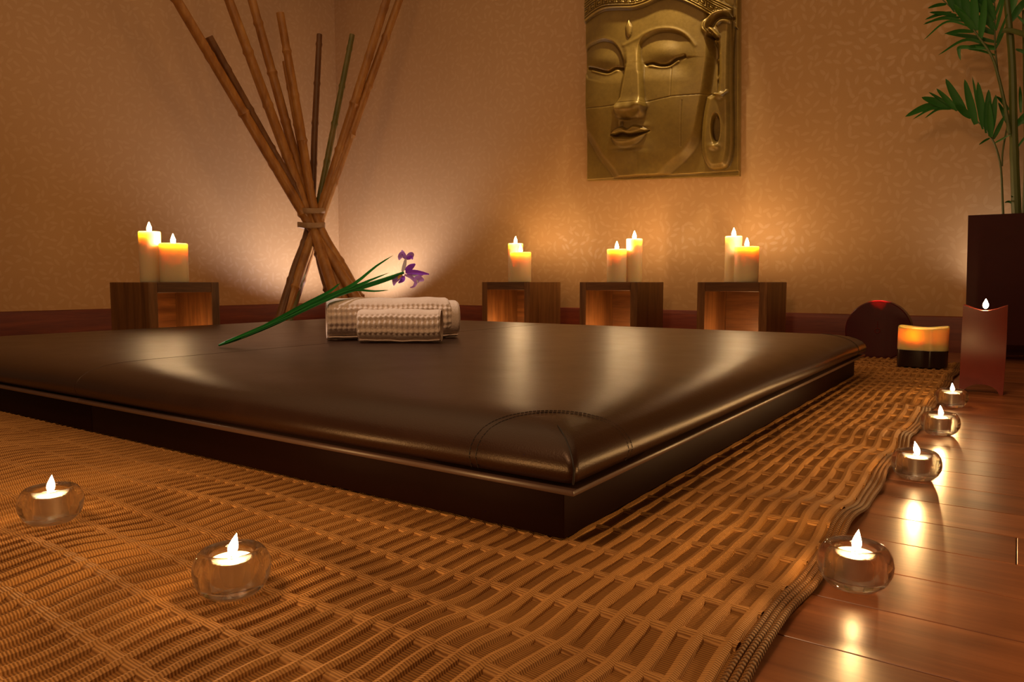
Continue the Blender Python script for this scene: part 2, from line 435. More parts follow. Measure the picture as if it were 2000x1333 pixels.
# ================================================================== THE RUG
RX1, RX0, RY0, RY1 = -0.186, -3.28, 0.16, 3.76
BX0, BX1, BY0, BY1 = -3.135, -0.508, 0.868, 3.055            # footprint of the two bed bases
RTOP = 0.0086
def bedmask(x, y):
    dx = np.maximum(np.maximum(BX0 - x, x - BX1), 0); dy = np.maximum(np.maximum(BY0 - y, y - BY1), 0)
    return sstep(0.03, 0.26, np.hypot(dx, dy))
def rug_z(x, y):
    a = 0.5 + 0.5 * np.sin(2 * PI * (y / 0.36) + 1.4 * np.sin(3.1 * x) + 0.6)
    b = 0.5 + 0.5 * np.sin(2 * PI * (y / 0.23 + x / 0.9) + 2.0)
    c = 0.5 + 0.5 * np.sin(2 * PI * (x / 0.55 + 0.35 * y))
    return bedmask(x, y) * (0.009 * a * (0.4 + 0.6 * c) + 0.005 * b + 0.001)
def rug_x(x, y):
    return bedmask(x, y) * (0.0028 * np.sin(2 * PI * y / 0.41 + 2.2 * x) + 0.0012 * np.sin(2 * PI * y / 0.17 + 5 * x))
rug = empty('woven_rug', (-1.6, 2.0, 0), 'golden brown ribbed woven rug spread under the brown leather bed', 'rug')
def warp(P):
    P = np.array(P, float); x, y = P[:, 0].copy(), P[:, 1].copy()
    P[:, 0] += rug_x(x, y); P[:, 2] += rug_z(x, y); return P
PIT = 0.029; NR = int((RX1 - RX0) / PIT)
# ground weave
gx = np.linspace(RX0, RX1 - 0.004, 120); gy = np.linspace(RY0, RY1, 180)
GX, GY = np.meshgrid(gx, gy); n0 = GX.size
top = np.stack([GX.ravel(), GY.ravel(), np.full(n0, 0.0028)], 1); top = warp(top)
idx = np.arange(n0).reshape(GX.shape)
Fq = np.stack([idx[:-1, :-1], idx[:-1, 1:], idx[1:, 1:], idx[1:, :-1]], -1).reshape(-1, 4)
part('ground_weave', top, Fq, M['backing'], rug)
ys = np.linspace(RY0, RY1, 190)
def cord(xc, wid, h, mat, name, jit=0.0):
    sec = [(-0.5, 0.001), (-0.36, 0.70), (0.0, 1.0), (0.36, 0.70), (0.5, 0.001)]
    V = []
    hv = 1 + 0.10 * np.sin(ys * 37 + xc * 90) + 0.05 * np.sin(ys * 91 + xc * 40)
    xo = xc + jit * np.sin(ys * 23 + xc * 70)
    for (u, q) in sec: V.append(np.stack([xo + u * wid, ys, 0.0012 + h * q * hv], 1))
    P = np.stack(V, 1).reshape(-1, 3); P = warp(P); n = len(ys); k = len(sec)
    Fc = [(i * k + j, i * k + j + 1, (i + 1) * k + j + 1, (i + 1) * k + j) for i in range(n - 1) for j in range(k - 1)]
    Fc += [list(range(k)), [(n - 1) * k + j for j in range(k)]]
    return part(name, P, Fc, mat, rug)
for i in range(NR):
    cord(RX1 - 0.034 - i * PIT, 0.0165, RTOP - 0.0012, M['rib'], 'rib', 0.0006)
for k_, xx in enumerate((0.004, 0.0125, 0.0205)):
    cord(RX1 - xx, 0.0082, 0.0052, M['selvage'], 'selvage_cord', 0.0012)
xs = np.arange(RX0 + 0.01, RX1 - 0.024, PIT / 4)
BP = 0.088; nb = int((RY1 - RY0) / BP)
for j in range(nb + 1):
    yc = min(RY0 + 0.012 + j * BP, RY1 - 0.012)
    wv = 0.0045 * np.sin(xs * 9 + j * 1.7)
    V = []
    for (u, q) in [(-0.5, 0.001), (-0.3, 0.8), (0.0, 1.0), (0.3, 0.8), (0.5, 0.001)]:
        V.append(np.stack([xs, yc + wv + u * 0.021, 0.001 + 0.0062 * q + 0 * xs], 1))
    P = warp(np.stack(V, 1).reshape(-1, 3)); n = len(xs); k = 5
    Fc = [(i * k + q, i * k + q + 1, (i + 1) * k + q + 1, (i + 1) * k + q) for i in range(n - 1) for q in range(k - 1)]
    part('cross_band', P, Fc, M['band'], rug)

# ================================================================== THE BED (two padded units pushed together)
HM, TRZ = 0.172, 0.085
MX0, MX1, MY0, MY1, SEAM = -3.170, -0.472, 0.833, 3.090, -1.820
PROFILE = [(0.030, 0.093), (0.012, 0.098), (0.003, 0.107), (0.0, 0.118), (0.004, 0.131), (0.014, 0.143), (0.030, 0.1535),
           (0.050, 0.161), (0.075, 0.1665), (0.105, 0.170), (0.15, 0.1715), (0.22, 0.172)]
def surf_h(d):
    pr = PROFILE[3:]; return float(np.interp(d, [p[0] for p in pr], [p[1] for p in pr]))
def bed_unit(x0, x1, kx0, kx1, label, seam_corner):
    t = empty('massage_bed', ((x0 + x1) / 2, (MY0 + MY1) / 2, RTOP), label, 'bed', 'padded leather bed units')
    bx0, bx1 = x0 + (0.036 if kx0 == 1 else 0.001), x1 - (0.036 if kx1 == 1 else 0.001)
    V, Fc = bevbox(bx0, bx1, BY0, BY1, RTOP + 0.0014, 0.078, 0.003); base = part('base', V, Fc, M['base_hide'], t)
    V, Fc = boxg(bx0 + 0.008, bx1 - 0.008, BY0 + 0.008, BY1 - 0.008, 0.078, 0.0835); part('shadow_gap', V, Fc, M['gap'], t)
    V, Fc = bevbox(x0 + (0.004 if kx0 == 1 else 0.0005), x1 - (0.004 if kx1 == 1 else 0.0005), MY0 + 0.004, MY1 - 0.004, 0.0835, 0.0925, 0.0025)
    part('trim', V, Fc, M['trim'], t)
    rings = []; nseg, narc = 44, 5
    for d, z in PROFILE:
        a, b = x0 + kx0 * d, x1 - kx1 * d; c, e = MY0 + d, MY1 - d; ring = []
        cs = [(b, c, kx1, -PI / 2), (b, e, kx1, 0), (a, e, kx0, PI / 2), (a, c, kx0, PI)]
        for q, (cx, cy, kk, a0) in enumerate(cs):
            r = (0.010 + 0.30 * max(d, 0)) if kk == 1 else 0.002 + 0.02 * d
            sx = -1 if q in (0, 1) else 1; sy = 1 if q in (0, 3) else -1
            ox, oy = cx + sx * r, cy + sy * r
            arc = [(ox + r * math.cos(a0 + PI / 2 * s / narc), oy + r * math.sin(a0 + PI / 2 * s / narc)) for s in range(narc + 1)]
            ring.append(arc)
        pts = []
        for q in range(4):
            pts += ring[q]; p, nx = ring[q][-1], ring[(q + 1) % 4][0]
            for s in range(1, nseg):
                f = s / nseg; f = 0.5 - 0.5 * math.cos(PI * f)
                pts.append((p[0] + (nx[0] - p[0]) * f, p[1] + (nx[1] - p[1]) * f))
        rings.append([(px, py, z + 0.0012 * math.sin(px * 9 + py * 7) * (1 if 0.1 < z < 0.16 else 0)) for px, py in pts])
    n = len(rings[0]); V = [p for r in rings for p in r]; Fc = []
    for i in range(len(rings) - 1):
        for k in range(n): k2 = (k + 1) % n; Fc.append((i * n + k, i * n + k2, (i + 1) * n + k2, (i + 1) * n + k))
    m0 = (len(rings) - 1) * n
    Fc.append([m0 + k for k in range(n)]); Fc.append([k for k in range(n)][::-1])
    mat_ = part('mattress', V, Fc, M['leather'], t, angle=60)
    for pg in mat_.data.polygons:
        if len(pg.vertices) > 10: pg.use_smooth = False
    # stitched corner patches at the outer corners
    for (cx, cy, sx, sy) in [(x1, MY0, -1, 1), (x1, MY1, -1, -1)] if seam_corner == 1 else [(x0, MY0, 1, 1), (x0, MY1, 1, -1)]:
        lines = []
        for R in (0.176, 0.164):
            pts = []
            for z in np.linspace(0.100, 0.118, 5): pts.append((cx + sx * R, cy + sy * (0.0 + 0.006 * (0.118 - z) / 0.018), z))
            for th in np.linspace(0.0, PI / 2, 70):
                dx, dy = R * math.cos(th), R * math.sin(th); d = min(dx, dy)
                pts.append((cx + sx * dx, cy + sy * dy, surf_h(d)))
            for z in np.linspace(0.118, 0.100, 5): pts.append((cx + sx * 0.006 * (0.118 - z) / 0.018, cy + sy * R, z))
            pts = np.array(pts); seg = np.r_[0, np.cumsum(np.linalg.norm(np.diff(pts, axis=0), axis=1))]
            s = 0.0
            while s < seg[-1] - 0.006:
                q = [np.array([np.interp(s + e, seg, pts[:, k]) for k in range(3)]) for e in (0, 0.0025, 0.005)]
                lines.append(tube(q, 0.0009, 5)); s += 0.0066
        part('stitching', *merge(*lines), M['thread'], mat_)
        pts = []
        for d in np.linspace(0.0, 0.062, 14): pts.append((cx + sx * (d + 0.0030 + 0.06 * d), cy + sy * (d + 0.0030 + 0.06 * d), surf_h(d) + 0.0002))
        pts = [(cx + sx * 0.006, cy + sy * 0.006, 0.100), (cx + sx * 0.0035, cy + sy * 0.0035, 0.110)] + pts
        part('corner_seam', *tube(pts, [0.0013] * (len(pts) - 3) + [0.001, 0.0008, 0.0003], 6), M['thread'], mat_)
    return t
bed_unit(SEAM, MX1, 0.02, 1, 'dark brown leather padded bed unit with stitched corner nearest the camera', 1)
bed_unit(MX0, SEAM, 1, 0.02, 'dark brown leather padded bed unit reaching out of the left edge of frame', 0)

# ================================================================== STOOLS
SH = 0.366
def stool(loc, W, D, rot, label):
    """open box: local front is -y"""
    t = empty('box_stool', (loc[0], loc[1], 0), label, 'stool', 'open wooden box stools along the walls', rot)
    th = 0.044
    def p(name, x0, x1, y0, y1, z0, z1, m): return part(name, *bevbox(x0, x1, y0, y1, z0, z1, 0.0022, 1), M[m], t, world=False, smooth=False)
    p('side_panel', -W / 2, -W / 2 + th, -D / 2, D / 2, 0, SH, 'stool_v')
    p('side_panel', W / 2 - th, W / 2, -D / 2, D / 2, 0, SH, 'stool_v')
    p('top_panel', -W / 2 + th, W / 2 - th, -D / 2, D / 2, SH - 0.050, SH, 'stool_h')
    p('back_panel', -W / 2 + th, W / 2 - th, D / 2 - 0.03, D / 2 - 0.004, 0, SH - 0.050, 'stool_h')
    return t
SW = 0.375
for xr, lab in ((-2.524, 'open wooden box stool behind the rolled towels, topped by two close ivory candles'),
                (-1.794, 'open wooden box stool in the middle of the three by the panel wall'),
                (-1.066, 'open wooden box stool below the carved face panel, right of the other two')):
    stool((xr - SW / 2, 3.87 + SW / 2), SW, SW, 0, lab)
stool((-3.30 - 0.343 / 2, 1.853 + 0.36 / 2), 0.365, 0.343, PI / 2, 'open wooden box stool at left, standing apart beside the bamboo')

# ================================================================== CANDLES
def flame(parent, c, h, r, mat, lean=(0, 0)):
    prof = [(0.0, 0.0), (0.45, 0.06), (0.82, 0.18), (1.0, 0.32), (0.92, 0.48), (0.66, 0.66), (0.34, 0.84), (0.0, 1.0)]
    V, Fc = lathe([(r * a, h * b) for a, b in prof], 14, (0, 0, 0), False)
    V = [(x + lean[0] * (z / h) ** 1.6, y + lean[1] * (z / h) ** 1.6, z) for x, y, z in V]
    V = [(x + c[0], y + c[1], z + c[2]) for x, y, z in V]
    o = part('flame', V, Fc, mat, parent); return o
def pillar(x, y, z, r, h, label, group='ivory pillar candles'):
    t = empty('pillar_candle', (x, y, z), label, 'candle', group)
    prof = [(0.0, 0.0), (r * 0.97, 0.0), (r, 0.004), (r, h - 0.006), (r * 0.975, h - 0.001), (r * 0.93, h), (r * 0.87, h - 0.002), (r * 0.80, h - 0.008), (r * 0.68, h - 0.017), (r * 0.4, h - 0.020), (0.0, h - 0.021)]
    b = part('wax_body', *lathe(prof, 48, (x, y, z), False), M['wax'], t)
    part('wick', *tube([(x, y, z + h - 0.022), (x, y, z + h - 0.012), (x + 0.002, y, z + h - 0.002)], 0.0016, 6), M['wick'], t)
    flame(t, (x, y, z + h - 0.008), 0.056, 0.0115, M['flame'])
    return t
for px, wpx, topy, Y, lab in [
        (1007, 29, 476, 4.12, 'slim ivory pillar candle at the back of the stool behind the towels'),
        (1017, 41, 493, 3.985, 'broad ivory pillar candle at the front of the stool behind the towels'),
        (1204, 38, 487, 3.99, 'shorter broad ivory pillar candle on the middle wall stool'),
        (1238, 31, 467, 4.08, 'taller slim ivory pillar candle on the middle wall stool'),
        (1431, 32, 462, 4.12, 'taller slim ivory pillar candle on the stool under the carved panel'),
        (1457, 46, 482, 3.985, 'shorter broad ivory pillar candle on the stool under the carved panel')]:
    P = at_ax(px, 551, 1, Y); q = proj(P)[2]; T = at_ax(px, topy, 1, Y)
    pillar(P[0], Y, SH, wpx / F_PX * q / 2, T[2] - SH, lab)
for px, wpx, topy, X, lab in [(295.5, 40, 453, -3.53, 'taller slim ivory pillar candle on the far left stool'),
                              (341, 52, 476, -3.41, 'shorter broad ivory pillar candle on the far left stool')]:
    P = at_ax(px, 551, 0, X); q = proj(P)[2]; T = at_ax(px, topy, 0, X)
    pillar(X, P[1], SH, wpx / F_PX * q / 2, T[2] - SH, lab)

TEA_W = 1.9
def votive(px, py, label, lab2, lean):
    P = at_z(px, py, 0.0); vd = np.array([P[0], P[1]]) / np.hypot(P[0], P[1]); P = P[:2] + vd * 0.027
    on_rug = P[0] < RX1 - 0.05
    z = float(rug_z(P[0], P[1]) + RTOP) if on_rug else 0.0005
    prof = [(0.0, 0.0), (0.022, 0.0), (0.029, 0.002), (0.037, 0.010), (0.0422, 0.021), (0.0432, 0.030), (0.0412, 0.041), (0.0365, 0.0490), (0.0325, 0.0520), (0.0290, 0.0525),
            (0.0262, 0.0500), (0.0250, 0.0455), (0.0243, 0.035), (0.0238, 0.0165), (0.0225, 0.0140), (0.0, 0.0136)]
    h = part('glass_votive_holder', *lathe(prof, 56, (0, 0, 0), False), M['glass'], None, angle=80); h.location = (P[0], P[1], z)
    tag(h, label, 'candle holder', 'clear glass votive holders')
    t = empty('tealight', (P[0], P[1], z + 0.0138), lab2, 'candle', 'tealights in glass holders')
    o = (P[0], P[1], z + 0.0138)
    part('cup', *lathe([(0.0, 0.0), (0.0215, 0.0), (0.0225, 0.001), (0.0228, 0.0275), (0.0222, 0.0275), (0.0219, 0.002), (0.0, 0.0015)], 40, o, False), M['tin'], t)
    part('wax_disc', *lathe([(0.0, 0.002), (0.0215, 0.002), (0.0217, 0.0265), (0.0205, 0.0268), (0.012, 0.0258), (0.0, 0.0254)], 40, o, False), M['wax_white'], t)
    part('wick', *tube([(o[0], o[1], o[2] + 0.024), (o[0], o[1], o[2] + 0.030), (o[0] + 0.0015, o[1], o[2] + 0.034)], 0.0009, 6), M['wick'], t)
    flame(t, (o[0] + 0.001, o[1], o[2] + 0.0300), 0.027, 0.0056, M['flame_tea'], lean)
    lamp('tealight_glow', 'POINT', (o[0], o[1], o[2] + 0.048), TEA_W, (1.0, 0.56, 0.20), shadow_soft_size=0.004)
LN = np.array([math.cos(YAW), math.sin(YAW)])
votive(1667, 1163, 'clear round glass holder on the planks nearest the camera', 'lit white tealight in the glass holder nearest the camera on the planks', tuple(LN * 0.002))
votive(1788, 942, 'clear round glass holder second from camera in the row beside the rug edge', 'lit tealight with tall flame, second from camera in the row by the rug edge', tuple(LN * -0.006))
votive(1835, 853, 'clear round glass holder third from camera in the row beside the rug edge', 'lit tealight third from camera in the row by the rug edge', tuple(LN * -0.003))
votive(1858, 798, 'clear round glass holder farthest in the row, closest to the red square candle', 'lit tealight farthest in the row, closest to the red square candle', tuple(LN * -0.002))
votive(103, 1052, 'clear round glass holder on the rug at the far left edge of frame', 'lit tealight with wide flame on the rug at far left', tuple(LN * 0.003))
votive(456, 1202, 'clear round glass holder on the rug in front of the leather bed', 'lit tealight on the rug in front of the leather bed', tuple(LN * 0.006))

# red square candle with arched foot
P = at_z(1915, 770, 0.0); rx, ry = P[0], P[1] + 0.055
t = empty('square_candle', (rx, ry, 0.0), 'tall dark red square candle with dished top standing on the floor planks', 'candle')
Wc, Dc, Hc = 0.123, 0.095, 0.292
nx, nz = 25, 40
V, Fc = [], []
def red_pt(u, s, side):
    x = (u - 0.5) * Wc; arch = 0.030 * max(0.0, 1 - (2.5 * (u - 0.5)) ** 2) ** 0.5 if abs(u - 0.5) < 0.4 else 0.0
    dish = 0.018 * math.cos((u - 0.5) * PI) ** 1.2 if abs(u - .5) < .5 else 0.0
    z0, z1 = arch, Hc - dish; z = z0 + (z1 - z0) * s
    y = -Dc / 2 + 0.030 * math.sin(PI * min(1, z / Hc)) * 1.0
    return (rx + x * (1 + 0.03 * math.sin(PI * z / Hc)), ry + (y if side == 0 else -y), z)
for side in (0, 1):
    for i in range(nx):
        for j in range(nz): V.append(red_pt(i / (nx - 1), j / (nz - 1), side))
g = lambda sd, i, j: sd * nx * nz + i * nz + j
for sd in (0, 1):
    for i in range(nx - 1):
        for j in range(nz - 1): Fc.append((g(sd, i, j), g(sd, i + 1, j), g(sd, i + 1, j + 1), g(sd, i, j + 1)))
for i in range(nx - 1):
    for j in (0, nz - 1): Fc.append((g(0, i, j), g(0, i + 1, j), g(1, i + 1, j), g(1, i, j)))
for j in range(nz - 1):
    for i in (0, nx - 1): Fc.append((g(0, i, j), g(0, i, j + 1), g(1, i, j + 1), g(1, i, j)))
part('wax_body', V, Fc, M['wax_red'], t)
part('wick', *tube([(rx, ry, Hc - 0.02), (rx, ry, Hc - 0.008)], 0.0014, 6), M['wick'], t)
flame(t, (rx, ry, Hc - 0.013), 0.034, 0.0085, M['flame_dim'])

# red disc candle standing on edge behind the rug
P = at_z(1711, 703, 0.0); R = 0.143; dy = P[1] + 0.05
t = empty('disc_candle', (P[0], dy, 0.0), 'dark red round disc candle standing on edge against the baseboard', 'candle')
cz = R - 0.006; seg = 72; V, Fc = [], []
prof = [(-0.040, 0.0), (-0.040, 0.965), (-0.034, 1.0), (-0.031, 1.0), (0.0, 1.0), (0.031, 1.0), (0.034, 1.0), (0.040, 0.965), (0.040, 0.0)]
for k in range(seg):
    a = 2 * PI * k / seg
    for (yy, rr) in prof:
        z = cz + R * rr * math.sin(a); x = R * rr * math.cos(a)
        if math.sin(a) > 0.9 and abs(yy) < 0.033: z -= 0.040 * sstep(0.955, 0.995, math.sin(a))
        V.append((P[0] + x, dy + yy, max(z, 0.0)))
n = len(prof)
for k in range(seg):
    k2 = (k + 1) % seg
    for i in range(n - 1): Fc.append((k * n + i, k2 * n + i, k2 * n + i + 1, k * n + i + 1))
part('wax_body', V, Fc, M['wax_maroon'], t)
V = []; Fc = []
V, Fc = merge(*[tube([(P[0] + q * math.cos(a), dy - 0.0412, cz + q * math.sin(a) * 1.0) for a in np.linspace(0, 2 * PI, 25)], 0.0024, 6) for q in (0.011,)],
              tube([(P[0], dy - 0.0412, cz + 0.011), (P[0] - 0.001, dy - 0.0412, cz + 0.045)], 0.0016, 6))
part('drop_emblem', V, Fc, M['wax_red'], t)
part('wick', *tube([(P[0], dy, cz + R - 0.042), (P[0], dy, cz + R - 0.032)], 0.0014, 6), M['wick'], t)
flame(t, (P[0], dy - 0.012, cz + R - 0.034), 0.028, 0.006, M['flame_dim'])

# gold over black candle with a sharp ridge
P = at_z(1797, 725, 0.0); gxc, gyc = P[0] + 0.0, P[1] + 0.062
t = empty('two_tone_candle', (gxc, gyc, RTOP), 'squat gold candle with black lower third on the rug corner by the disc candle', 'candle')
def gold_ring(sc, z, zf=None):
    pts = []
    for k in range(64):
        a = 2 * PI * k / 64; r = 0.100 / (abs(math.cos(a)) ** 3.2 + abs(math.sin(a)) ** 3.2) ** (1 / 3.2) * 0.93
        x, y = r * math.cos(a), r * math.sin(a) * 0.80
        d = math.exp(-((x - 0.034) / 0.012) ** 2) * (y < 0)
        pts.append((gxc + x * sc, gyc + (y - 0.010 * d) * sc, z + (zf(x, y) if zf else 0)))
    return pts
gz0 = float(RTOP + 0.0012 + max(rug_z(gxc + a_, gyc + b_) for a_ in (-0.1, -0.05, 0, 0.05, 0.1) for b_ in (-0.08, -0.04, 0, 0.04, 0.08)))
def stack(levels, close=True):
    V, Fc = [], []
    for l in levels: V += l
    n = 64
    for i in range(len(levels) - 1):
        for k in range(n): k2 = (k + 1) % n; Fc.append((i * n + k, i * n + k2, (i + 1) * n + k2, (i + 1) * n + k))
    Fc.append(list(range(n))[::-1]); Fc.append([(len(levels) - 1) * n + k for k in range(n)]); return V, Fc
sag = lambda x, y: -0.006 * math.cos(x * 22) - 0.004 * (y < 0)
part('black_base', *stack([gold_ring(0.99, gz0), gold_ring(1.0, gz0 + 0.004), gold_ring(1.0, gz0 + 0.068)]), M['wax_black'], t, angle=50)
part('gold_body', *stack([gold_ring(1.0, gz0 + 0.0685), gold_ring(1.0, gz0 + 0.150), gold_ring(1.0, gz0 + 0.164, sag), gold_ring(0.95, gz0 + 0.166, sag), gold_ring(0.86, gz0 + 0.158), gold_ring(0.83, gz0 + 0.105)]), M['wax_gold'], t, angle=50)
part('wick', *tube([(gxc - 0.03, gyc - 0.035, gz0 + 0.104), (gxc - 0.03, gyc - 0.035, gz0 + 0.114)], 0.0012, 6), M['wick'], t)
flame(t, (gxc - 0.03, gyc - 0.035, gz0 + 0.112), 0.034, 0.007, M['flame_dim'])

# ================================================================== CARVED FACE PANEL
def face_height(cx, cy):
    """relief in mm-like units over panel drawing coordinates"""
    def seg_d(pts):
        d = np.full(cx.shape, 1e9)
        for (ax_, ay), (bx, by) in zip(pts[:-1], pts[1:]):
            vx, vy = bx - ax_, by - ay; tt = np.clip(((cx - ax_) * vx + (cy - ay) * vy) / (vx * vx + vy * vy + 1e-9), 0, 1)
            d = np.minimum(d, np.hypot(cx - ax_ - tt * vx, cy - ay - tt * vy))
        return d
    def inside(poly):
        r = np.zeros(cx.shape, bool); n = len(poly)
        for i in range(n):
            (x0, y0), (x1, y1) = poly[i], poly[(i + 1) % n]
            if y0 == y1: continue
            c = ((y0 > cy) != (y1 > cy)) & (cx < (x1 - x0) * (cy - y0) / (y1 - y0) + x0); r ^= c
        return r
    def sd(poly):
        d = seg_d(list(poly) + [poly[0]]); return np.where(inside(poly), d, -d)
    def sp(pts, n=40): return [tuple(p) for p in spline(pts, n)]
    G = lambda x0, y0, sx, sy, a=0.0: np.exp(-(((cx - x0) * math.cos(a) + (cy - y0) * math.sin(a)) / sx) ** 2 - ((-(cx - x0) * math.sin(a) + (cy - y0) * math.cos(a)) / sy) ** 2)
    h = np.zeros(cx.shape)
    # face mass
    jaw = sp([(20, 800), (172, 960), (250, 1095), (350, 1225), (430, 1400)], 24) + sp([(640, 1420), (700, 1270), (760, 1195), (880, 1090), (960, 950), (1000, 760), (1030, 560), (1050, 380), (1040, 240), (1035, 100), (1000, -900)], 50) + [(20, -900)]
    d = sd(jaw)
    h += 30 * sstep(-6, 60, d) + 40 * (1 - np.exp(-np.maximum(d, 0) / 190))
    h += 12 * G(520, 1060, 130, 70)                                     # chin
    h += 10 * G(800, 760, 150, 170) + 5 * G(260, 760, 90, 160)          # cheeks
    # eye sockets under the brows
    lb = sp([(170, 365), (215, 318), (300, 287), (375, 305), (425, 360), (455, 430)], 30)
    sock_l = lb + [(462, 520), (440, 600), (330, 600), (200, 560), (150, 480)]
    ds = sd(sock_l); h -= 17 * sstep(-4, 16, ds) * (1 - sstep(470, 600, cy))
    rb = sp([(556, 520), (548, 400), (556, 320), (605, 264), (690, 228), (790, 230), (870, 268), (925, 335), (950, 430)], 40)
    sock_r = rb + [(960, 560), (760, 620), (600, 620)]
    ds = sd(sock_r); h -= 19 * sstep(-4, 20, ds) * (1 - sstep(450, 590, cy)) * (1 - sstep(790, 945, cx))
    h += 1.2 * np.exp(-(seg_d(lb) / 13) ** 2) + 2.6 * np.exp(-(seg_d(sp([(452, 335), (540, 292), (600, 252), (690, 222), (790, 224), (870, 262), (930, 335)], 40)) / 12) ** 2)
    # eyelids
    h += 19 * G(318, 430, 105, 66) * (1 - sstep(0, 12, cy - np.interp(cx, [190, 240, 340, 390, 450], [478, 488, 512, 488, 478])))
    h += 17 * G(735, 385, 125, 72) * (1 - sstep(0, 12, cy - np.interp(cx, [590, 620, 700, 760, 800, 860], [448, 456, 468, 455, 428, 408])))
    for pts, wd in ((sp([(205, 480), (250, 490), (310, 508), (345, 511), (390, 488), (440, 492)], 30), 9), (sp([(600, 462), (640, 455), (690, 470), (745, 466), (795, 430), (855, 410)], 30), 9)):
        h -= 17 * np.exp(-(seg_d(pts) / wd) ** 2)
    for pts in (sp([(230, 500), (310, 524), (350, 524), (400, 503)], 20), sp([(620, 475), (700, 485), (755, 480), (810, 442)], 20)):
        h += 5 * np.exp(-(seg_d(pts) / 9) ** 2)
    # nose
    tt = np.clip((cy - 330) / 430, 0, 1)
    nl = np.interp(cy, [300, 380, 460, 700, 760, 830], [440, 470, 478, 440, 405, 420]); nr = np.interp(cy, [300, 380, 460, 700, 760, 830], [520, 545, 568, 585, 600, 580])
    inn = sstep(-22, 14, cx - nl) * sstep(-18, 12, nr - cx) * sstep(300, 520, cy) * (1 - sstep(782, 838, cy))
    h += inn * (14 + 28 * tt)
    h += 18 * G(497, 772, 58, 44) + 20 * G(422, 778, 34, 34) + 24 * G(572, 752, 34, 34)
    h -= 13 * G(455, 830, 40, 12, 0.15) + 14 * G(560, 800, 42, 12, -0.5)
    h -= 7 * G(440, 868, 10, 22) ; h += 5 * G(420, 872, 9, 24)
    # mouth
    ul = sp([(362, 932), (392, 905), (440, 892), (478, 908), (520, 888), (570, 895), (622, 918)], 30) + sp([(622, 918), (560, 938), (500, 948), (440, 936), (400, 946), (366, 938)], 30)
    dl = sd(ul); h += 26 * sstep(-6, 18, dl)
    ll = sp([(368, 958), (440, 958), (500, 962), (560, 950), (604, 938)], 20) + sp([(604, 938), (565, 990), (520, 1014), (450, 1022), (395, 1008), (368, 975)], 24)
    dl = sd(ll); h += 30 * sstep(-7, 26, dl)
    h -= 11 * np.exp(-(seg_d(sp([(360, 942), (400, 950), (440, 944), (500, 956), (560, 946), (622, 920)], 30)) / 7) ** 2)
    h -= 9 * G(470, 1040, 90, 16); h += 8 * G(560, 888, 60, 22, -0.05)
    # tear-shaped mark
    m = np.maximum(0, 1 - ((cx - 488) / (21 * np.clip((cy - 150) / 60, 0.05, 1))) ** 2 - ((cy - 222) / 62) ** 2); h += 11 * np.sqrt(m)
    # head band
    by = np.interp(cx, *zip(*sp([(120, 225), (180, 182), (260, 125), (330, 96), (420, 92), (520, 92), (600, 70), (680, 33), (740, 16), (800, 20), (880, 48), (960, 88), (1040, 130), (1220, 215)], 60)))
    b = by - cy
    h += 13 * sstep(-4, 7, b)
    h += 10 * (np.exp(-((b - 10) / 7) ** 2) + np.exp(-((b - 29) / 6) ** 2) + np.exp(-((b - 92) / 6) ** 2) + np.exp(-((b - 108) / 6) ** 2) + np.exp(-((b - 126) / 7) ** 2))
    q = np.mod(cx + 8, 46.0) - 23; r = b - 60
    key = np.maximum(np.abs(q), np.abs(r)); kz = np.exp(-((key - 17) / 3.6) ** 2) + np.exp(-((key - 4) / 4.5) ** 2)
    h += 9 * kz * (np.abs(r) < 27)
    q2 = np.mod(cx, 74.0) - 37; h += 5 * np.sqrt(np.maximum(0, 1 - (q2 / 33) ** 2 - ((b - 178) / 46) ** 2)) + 5 * np.sqrt(np.maximum(0, 1 - ((np.mod(cx + 37, 74.0) - 37) / 33) ** 2 - ((b - 262) / 46) ** 2)) + 5 * np.sqrt(np.maximum(0, 1 - (q2 / 33) ** 2 - ((b - 346) / 46) ** 2)) + 5 * np.sqrt(np.maximum(0, 1 - ((np.mod(cx + 37, 74.0) - 37) / 33) ** 2 - ((b - 430) / 46) ** 2))
    # ear: long lobe with slot
    ear = sp([(1000, 690), (975, 820), (962, 960), (968, 1090), (1010, 1180), (1075, 1196), (1140, 1170), (1168, 1060), (1172, 860), (1168, 660)], 50) + sp([(1168, 660), (1170, 400), (1175, 120), (1110, 88), (1040, 112), (992, 170), (985, 215), (1020, 250), (1050, 290), (1065, 360), (1070, 520), (1060, 660)], 60)
    de = sd(ear); h = np.where(de > -6, np.maximum(h * (1 - sstep(-6, 6, de)), 0) + (30 + 18 * sstep(0, 40, de)) * sstep(-6, 8, de), h)
    h += 26 * np.exp(-(seg_d(sp([(1168, 97), (1110, 95), (1045, 118), (1000, 170), (990, 215), (1012, 252)], 30)) / 17) ** 2)
    h -= 24 * np.exp(-(seg_d(sp([(1165, 140), (1110, 132), (1062, 158), (1035, 200)], 24)) / 17) ** 2)
    h += 16 * np.exp(-(seg_d(sp([(1165, 172), (1110, 168), (1080, 190)], 20)) / 9) ** 2)
    h += 20 * np.exp(-(seg_d([(1030, 218), (1082, 272)]) / 12) ** 2); h -= 22 * np.exp(-(seg_d([(1012, 262), (1078, 288)]) / 11) ** 2)
    h -= 26 * np.exp(-(seg_d(sp([(1070, 320), (1076, 400), (1074, 520), (1070, 655)], 20)) / 9) ** 2)
    for (x0, y0, a) in ((1062, 312, 24), (1072, 432, 20), (1074, 555, 16)): h += a * G(x0, y0, 11, 15)
    h += 20 * G(1095, 690, 26, 20) + 12 * np.exp(-(seg_d([(1040, 668), (1075, 680), (1110, 690), (1145, 655)]) / 7) ** 2)
